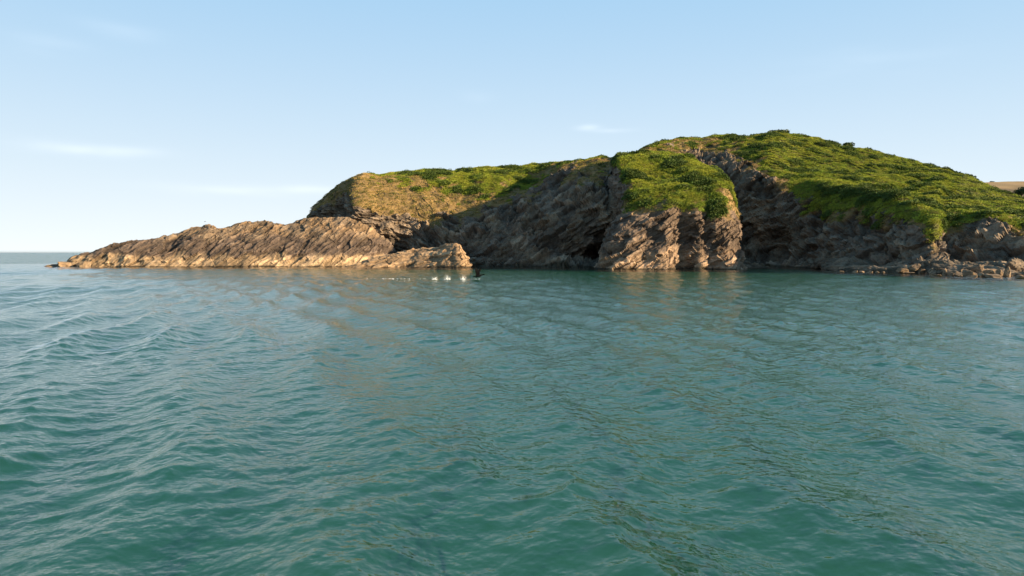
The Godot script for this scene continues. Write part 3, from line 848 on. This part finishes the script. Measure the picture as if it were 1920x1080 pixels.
func build_far_land() -> void:
	var pos := PackedVector3Array()
	var col := PackedColorArray()
	var nx := 120
	var nz := 60
	for i in nx + 1:
		for j in nz + 1:
			var x := 250.0 + 620.0 * i / nx
			var t := float(j) / nz
			var z := -430.0 - 330.0 * t
			var crest := 64.5 + 2.0 * sin(x * 0.011 - 4.3) - 0.00012 * (x - 420.0) * (x - 420.0)
			var h := crest * (1.0 - pow(absf(t - 0.6) / 0.62, 2.2)) + n_big.get_noise_2d(x * 0.35, z * 0.35) * 1.2
			pos.append(Vector3(x, h - 1.0, z))
			var rows := n_mid.get_noise_2d(x * 0.08, z * 0.5)
			var c := Color(0.280, 0.193, 0.095).lerp(Color(0.231, 0.164, 0.084), clampf(0.5 + rows, 0, 1))
			var rough_ground := sstep(0.36, 0.31, t + n_patch.get_noise_2d(x * 0.1, z * 0.1) * 0.1)
			c = c.lerp(Color(0.098, 0.077, 0.049), rough_ground)
			col.append(c)
	var idx := PackedInt32Array()
	for i in nx:
		for j in nz:
			var p := i * (nz + 1) + j
			idx.append_array(PackedInt32Array([p, p + 1, p + nz + 1, p + nz + 1, p + 1, p + nz + 2]))
	var arr := []
	arr.resize(Mesh.ARRAY_MAX)
	arr[Mesh.ARRAY_VERTEX] = pos
	arr[Mesh.ARRAY_COLOR] = col
	arr[Mesh.ARRAY_INDEX] = idx
	var mesh := ArrayMesh.new()
	mesh.add_surface_from_arrays(Mesh.PRIMITIVE_TRIANGLES, arr)
	tag(put("far_hill", mesh, rock_mat), "distant hill with a dry straw-coloured field behind the headland", "hill", "", "structure")
	bush("hawthorn_tree", Vector3(425.6, 63.0, -620.0), 4.2, 4.0, Color(0.045, 0.055, 0.02), "small lone tree on the skyline of the straw-coloured field", "tree", "", 31)
	bush("hedge_bush", Vector3(419.5, 62.6, -619.0), 4.6, 1.9, Color(0.05, 0.055, 0.025), "low bush beside the lone tree on the straw-coloured field", "bush", "", 32)
	bush("thicket", Vector3(313.0, 36.5, -430.0), 13.0, 8.0, Color(0.028, 0.042, 0.016), "dark thicket below the straw-coloured field", "bush", "", 33)


# ---------------------------------------------------------------- boulders

func boulder_mesh(sd: int, flat: float, c_low: Color, c_high: Color) -> ArrayMesh:
	var r := RandomNumberGenerator.new()
	r.seed = sd
	var planes := []
	for k in 17:
		var n := Vector3(r.randf_range(-1, 1), r.randf_range(-1, 1), r.randf_range(-1, 1)).normalized()
		planes.append([n, r.randf_range(0.5, 0.95)])
	var n := 11
	var pos := PackedVector3Array()
	var col := PackedColorArray()
	var idx := PackedInt32Array()
	for f in 6:
		var start := pos.size()
		for i in n + 1:
			for j in n + 1:
				var a := -1.0 + 2.0 * i / n
				var b := -1.0 + 2.0 * j / n
				var d: Vector3
				match f:
					0: d = Vector3(1, a, b)
					1: d = Vector3(-1, b, a)
					2: d = Vector3(b, 1, a)
					3: d = Vector3(a, -1, b)
					4: d = Vector3(a, b, 1)
					_: d = Vector3(b, a, -1)
				d = d.normalized()
				var rad := 1.15
				for q in planes:
					var k := d.dot(q[0])
					if k > 0.05:
						rad = minf(rad, q[1] / k)
				var nn := n_mid.get_noise_3dv(d * 3.1 + Vector3(sd * 9.0, 0, 0))
				var chip := n_chip.get_noise_3d(d.x * 3.0 + sd * 7.0, d.y * 6.0, d.z * 3.0)
				rad *= 0.95 + nn * 0.13 + chip * 0.05
				pos.append(Vector3(d.x, d.y * flat, d.z) * rad)
				var t := clampf(0.5 + nn * 1.1 + 0.25 * chip, 0.0, 1.0)
				var c := c_low.lerp(c_high, t)
				var tone := 1.0 + 0.25 * chip
				col.append(Color(c.r * tone, c.g * tone, c.b * tone))
		for i in n:
			for j in n:
				var p := start + i * (n + 1) + j
				idx.append_array(PackedInt32Array([p, p + 1, p + n + 1, p + n + 1, p + 1, p + n + 2]))
	var arr := []
	arr.resize(Mesh.ARRAY_MAX)
	arr[Mesh.ARRAY_VERTEX] = pos
	arr[Mesh.ARRAY_COLOR] = col
	arr[Mesh.ARRAY_INDEX] = idx
	var mesh := ArrayMesh.new()
	mesh.add_surface_from_arrays(Mesh.PRIMITIVE_TRIANGLES, arr)
	return mesh


func boulder(mesh: Mesh, at: Vector3, wide: float, tall: float, turn: float, label: String, group: String) -> void:
	var o := put(numbered("boulder"), mesh, rock_mat)
	o.position = at
	o.rotation = Vector3(sin(turn * 3.0) * 0.12, turn, cos(turn * 5.0) * 0.12)
	o.scale = Vector3(wide * 0.5, tall, wide * 0.42)
	tag(o, label, "boulder", group)


func build_boulders() -> void:
	var tan1 := Color(0.168, 0.119, 0.077)
	var tan2 := Color(0.266, 0.182, 0.112)
	var dark1 := Color(0.105, 0.083, 0.063)
	var dark2 := Color(0.168, 0.126, 0.087)
	var stones := []
	for k in 9:
		stones.append(boulder_mesh(100 + k, 0.8, tan1.lerp(dark1, fmod(k * 0.37, 1.0)), tan2.lerp(dark2, fmod(k * 0.61, 1.0))))
	var g := "boulders along the foot of the shaded cliff"
	# x, z, width, height above the water, 0 pale or 1 dark
	for b in BOULDERS:
		var k := rng.randi() % 9
		boulder(stones[k], Vector3(b[0], b[3] * 0.18 + b[5], b[1]), b[2], b[3], rng.randf() * TAU, b[6], g)
	boulder(stones[0], Vector3(-95.3, 0.2, -149.0), 5.0, 1.7, 0.4, "pointed tan rock standing off the reef's seaward tip", "")
	boulder(stones[2], Vector3(-98.6, 0.0, -149.5), 4.4, 0.75, 1.9, "flat tan rock farthest out beyond the reef's tip", "")
	boulder(stones[3], Vector3(-91.0, 0.1, -148.0), 3.6, 1.5, 2.7, "tan rock joined to the reef's seaward tip", "")


# ---------------------------------------------------------------- bushes

func bush(called: String, at: Vector3, wide: float, tall: float, c: Color, label: String, category: String, group: String, sd: int) -> void:
	var o := Node3D.new()
	o.name = numbered(called)
	add_child(o)
	o.position = at
	tag(o, label, category, group)
	var r := RandomNumberGenerator.new()
	r.seed = sd
	var st := SurfaceTool.new()
	st.begin(Mesh.PRIMITIVE_TRIANGLES)
	var lobes := []
	for k in 7:
		lobes.append([Vector3(r.randf_range(-0.36, 0.36) * wide, r.randf_range(0.35, 0.72) * tall, r.randf_range(-0.3, 0.3) * wide), r.randf_range(0.16, 0.27)])
	for k in 900:
		var q: Array = lobes[r.randi() % 7]
		var d := Vector3(r.randf_range(-1, 1), r.randf_range(-1, 1), r.randf_range(-1, 1)).normalized() * pow(r.randf(), 0.35)
		var p: Vector3 = q[0] + Vector3(d.x * wide, d.y * tall * 1.1, d.z * wide) * q[1]
		var l := 0.075 * (wide + tall) * 0.5 * r.randf_range(0.6, 1.3)
		var u := Vector3(r.randf_range(-1, 1), r.randf_range(-0.6, 1), r.randf_range(-1, 1)).normalized() * l
		var w := u.cross(Vector3(r.randf_range(-1, 1), r.randf_range(-1, 1), r.randf_range(-1, 1))).normalized() * l * 0.45
		var t := r.randf_range(0.75, 1.3)
		st.set_color(Color(c.r * t, c.g * t, c.b * t))
		for v in [p - u, p + w, p - w, p + w, p + u, p - w]:
			st.add_vertex(v)
	put("crown", st.commit(), plant_material("bush_leaf", 0.3), o)
	st = SurfaceTool.new()
	st.begin(Mesh.PRIMITIVE_TRIANGLES)
	st.set_color(Color(0.06, 0.045, 0.03))
	tube(st, [Vector3(0, -1.0, 0), Vector3(0.02 * wide, tall * 0.3, 0), Vector3(-0.03 * wide, tall * 0.62, 0.02 * wide)], [0.05 * wide, 0.035 * wide, 0.012 * wide], 6)
	for q in lobes.slice(0, 3):
		tube(st, [Vector3(0, tall * 0.12, 0), q[0]], [0.022 * wide, 0.008 * wide], 5)
	put("trunk", st.commit(), plant_material("bark", 0.0), o)


func tube(st: SurfaceTool, line: Array, radii: Array, sides: int, squash := 1.0) -> void:
	var rings := []
	for i in line.size():
		var dir: Vector3 = (line[mini(i + 1, line.size() - 1)] - line[maxi(i - 1, 0)]).normalized()
		var a := dir.cross(Vector3(0, 0, 1) if absf(dir.z) < 0.9 else Vector3(1, 0, 0)).normalized()
		var b := dir.cross(a)
		var ring := []
		for k in sides:
			var f := TAU * k / sides
			ring.append(line[i] + a * cos(f) * radii[i] + b * sin(f) * radii[i] * squash)
		rings.append(ring)
	for i in rings.size() - 1:
		for k in sides:
			var l := (k + 1) % sides
			for v in [rings[i][k], rings[i + 1][k], rings[i][l], rings[i][l], rings[i + 1][k], rings[i + 1][l]]:
				st.add_vertex(v)
	for e in [0, rings.size() - 1]:
		for k in range(1, sides - 1):
			for v in ([rings[e][0], rings[e][k], rings[e][k + 1]] if e == 0 else [rings[e][0], rings[e][k + 1], rings[e][k]]):
				st.add_vertex(v)


func build_bushes() -> void:
	var g := "dark bushes along the headland's skyline"
	var k := 0
	for b in BUSHES:
		bush("gorse_bush", Vector3(b[0], b[1], b[2]), b[3], b[4], Color(0.038, 0.06, 0.015) if k % 3 else Color(0.06, 0.068, 0.018), b[5], "bush", g, 50 + k)
		k += 1


# ---------------------------------------------------------------- birds

func plain_material(called: String, c: Color, rough: float) -> StandardMaterial3D:
	var m := StandardMaterial3D.new()
	m.resource_name = called
	m.albedo_color = c.linear_to_srgb()
	m.roughness = rough
	m.metallic_specular = 0.15
	m.cull_mode = BaseMaterial3D.CULL_DISABLED
	return m


# one wing as a closed blade: root, elbow, wrist, tip, each with a leading and a trailing edge
func wing(st: SurfaceTool, lead: Array, trail: Array, thick: float) -> void:
	var n := lead.size()
	var top := []
	var low := []
	for i in n:
		var along: Vector3 = (lead[mini(i + 1, n - 1)] - lead[maxi(i - 1, 0)]).normalized()
		var up: Vector3 = along.cross(trail[i] - lead[i]).normalized() * thick * (1.0 - 0.8 * i / (n - 1))
		var mid: Vector3 = lead[i].lerp(trail[i], 0.35)
		top.append([lead[i], mid + up, trail[i]])
		low.append([lead[i], mid - up * 0.5, trail[i]])
	for s in [top, low]:
		for i in n - 1:
			for k in 2:
				for v in [s[i][k], s[i + 1][k], s[i][k + 1], s[i][k + 1], s[i + 1][k], s[i + 1][k + 1]]:
					st.add_vertex(v)


func build_birds() -> void:
	# cormorant running along the water to take off, wings raised, neck stretched to the right
	var st := SurfaceTool.new()
	st.begin(Mesh.PRIMITIVE_TRIANGLES)
	tube(st, [Vector3(-0.46, 0.05, 0), Vector3(-0.36, 0.075, 0), Vector3(-0.26, 0.09, 0), Vector3(-0.12, 0.10, 0), Vector3(0.04, 0.12, 0), Vector3(0.15, 0.155, 0), Vector3(0.23, 0.19, 0), Vector3(0.31, 0.205, 0), Vector3(0.38, 0.215, 0), Vector3(0.42, 0.235, 0), Vector3(0.455, 0.245, 0), Vector3(0.485, 0.24, 0), Vector3(0.52, 0.232, 0), Vector3(0.552, 0.224, 0)],
		[0.03, 0.035, 0.055, 0.095, 0.105, 0.085, 0.05, 0.036, 0.033, 0.036, 0.04, 0.03, 0.014, 0.006], 12, 0.9)
	for s in [-1.0, 1.0]:
		var back := -0.1 if s > 0.0 else 0.1
		wing(st, [Vector3(0.10, 0.17, 0.05 * s), Vector3(0.08 + back * 0.3, 0.36, 0.17 * s), Vector3(0.10 + back, 0.56, 0.24 * s), Vector3(0.04 + back * 1.7, 0.72, 0.27 * s), Vector3(-0.03 + back * 2.1, 0.83, 0.28 * s)],
			[Vector3(-0.2, 0.13, 0.06 * s), Vector3(-0.22 + back * 0.3, 0.33, 0.18 * s), Vector3(-0.2 + back, 0.50, 0.26 * s), Vector3(-0.15 + back * 1.7, 0.66, 0.30 * s), Vector3(-0.05 + back * 2.1, 0.82, 0.285 * s)], 0.022)
		tube(st, [Vector3(-0.14, 0.06, 0.05 * s), Vector3(-0.20, -0.02 * s - 0.03, 0.06 * s), Vector3(-0.27, -0.05, 0.06 * s)], [0.022, 0.013, 0.016], 6)
	st.generate_normals()
	var o := put("cormorant", st.commit(), plain_material("black_feathers", Color(0.004, 0.004, 0.0045), 0.7))
	o.position = Vector3(-3.75, 0.26, -78.0)
	o.scale = Vector3(1.3, 1.3, 1.3)
	o.rotation.y = 0.1
	tag(o, "black cormorant with raised wings taking off low over the water", "bird")
	# a far gull over the reef
	st = SurfaceTool.new()
	st.begin(Mesh.PRIMITIVE_TRIANGLES)
	tube(st, [Vector3(-0.26, 0, 0), Vector3(-0.15, 0.0, 0), Vector3(0, 0.01, 0), Vector3(0.14, 0.02, 0), Vector3(0.21, 0.03, 0), Vector3(0.27, 0.02, 0)], [0.02, 0.045, 0.07, 0.05, 0.04, 0.008], 8)
	for s in [-1.0, 1.0]:
		wing(st, [Vector3(0.08, 0.04, 0.04 * s), Vector3(0.1, 0.16, 0.28 * s), Vector3(-0.02, 0.12, 0.62 * s)], [Vector3(-0.08, 0.03, 0.04 * s), Vector3(-0.05, 0.14, 0.28 * s), Vector3(-0.05, 0.12, 0.62 * s)], 0.015)
	st.generate_normals()
	o = put("gull", st.commit(), plain_material("gull_feathers", Color(0.09, 0.085, 0.08), 0.7))
	o.position = Vector3(-88.0, 11.9, -200.0)
	o.rotation.y = 0.5
	tag(o, "tiny dark bird flying in the sky above the reef", "bird")


# ---------------------------------------------------------------- splashes of the take-off run

func drop(st: SurfaceTool, p: Vector3, r: float, stretch := Vector3.ONE) -> void:
	var ring := []
	for i in 5:
		var f := TAU * i / 5.0
		ring.append(p + Vector3(cos(f) * r, 0, sin(f) * r) * stretch)
	var t := p + Vector3(0, r * 1.2, 0) * stretch
	var b := p - Vector3(0, r, 0) * stretch
	for i in 5:
		var j := (i + 1) % 5
		for v in [ring[i], t, ring[j], ring[j], b, ring[i]]:
			st.add_vertex(v)


func build_splashes() -> void:
	var m := plain_material("white_water", Color(0.78, 0.80, 0.80), 0.6)
	var labels := ["compact white splash just behind the cormorant", "tallest white splash in the cormorant's wake with spray above", "small broken white splash farthest behind the cormorant"]
	var spots := [[-5.5, 1.0, 0.24], [-7.25, 1.25, 0.32], [-8.7, 0.75, 0.22]]
	for k in 3:
		var r := RandomNumberGenerator.new()
		r.seed = 300 + k
		var st := SurfaceTool.new()
		st.begin(Mesh.PRIMITIVE_TRIANGLES)
		var size: float = spots[k][1]
		for i in 60:
			var a := r.randf() * TAU
			var d: float = sqrt(r.randf()) * spots[k][2]
			var h: float = (1.0 - d / spots[k][2]) * 0.24 * size * r.randf()
			drop(st, Vector3(cos(a) * d * 1.2, h, sin(a) * d), r.randf_range(0.012, 0.045), Vector3(1.2, 0.8, 1))
		for i in 6:
			var lean := r.randf_range(-0.25, 0.35)
			var start := Vector3(r.randf_range(-0.12, 0.12), 0.05, r.randf_range(-0.1, 0.1))
			var hh := r.randf_range(0.25, 0.5) * size
			for s in 12:
				var t := s / 11.0
				drop(st, start + Vector3(lean * t, hh * t, 0.05 * lean * t) + Vector3(r.randf_range(-1, 1), r.randf_range(-1, 1), r.randf_range(-1, 1)) * 0.025, 0.022 * (1.0 - 0.6 * t), Vector3(0.8, 1.6, 0.8))
		for i in 60:
			drop(st, Vector3(r.randf_range(-0.4, 0.4), r.randf_range(0.02, 0.5) * size * r.randf(), r.randf_range(-0.3, 0.3)), r.randf_range(0.008, 0.018))
		var o := put(numbered("splash"), st.commit(), m)
		o.position = Vector3(spots[k][0], 0.0, -78.0)
		tag(o, labels[k], "splash", "splashes behind the cormorant")
	# flecks of foam along the older part of the run
	var r := RandomNumberGenerator.new()
	r.seed = 310
	var st := SurfaceTool.new()
	st.begin(Mesh.PRIMITIVE_TRIANGLES)
	for i in 60:
		var run: float = [-10.3, -12.2, -13.1, -13.6, -14.6, -16.3, -4.2][r.randi() % 7]
		var x: float = run + r.randf_range(-0.55, 0.55)
		drop(st, Vector3(x, 0.03, -78.5 + 0.35 * r.randfn() + (x + 4.0) * 0.12), r.randf_range(0.012, 0.04), Vector3(2.6, 0.4, 1.0))
	var o := put("foam", st.commit(), m)
	tag(o, "broken line of white foam flecks left on the water behind the cormorant", "foam", "", "stuff")
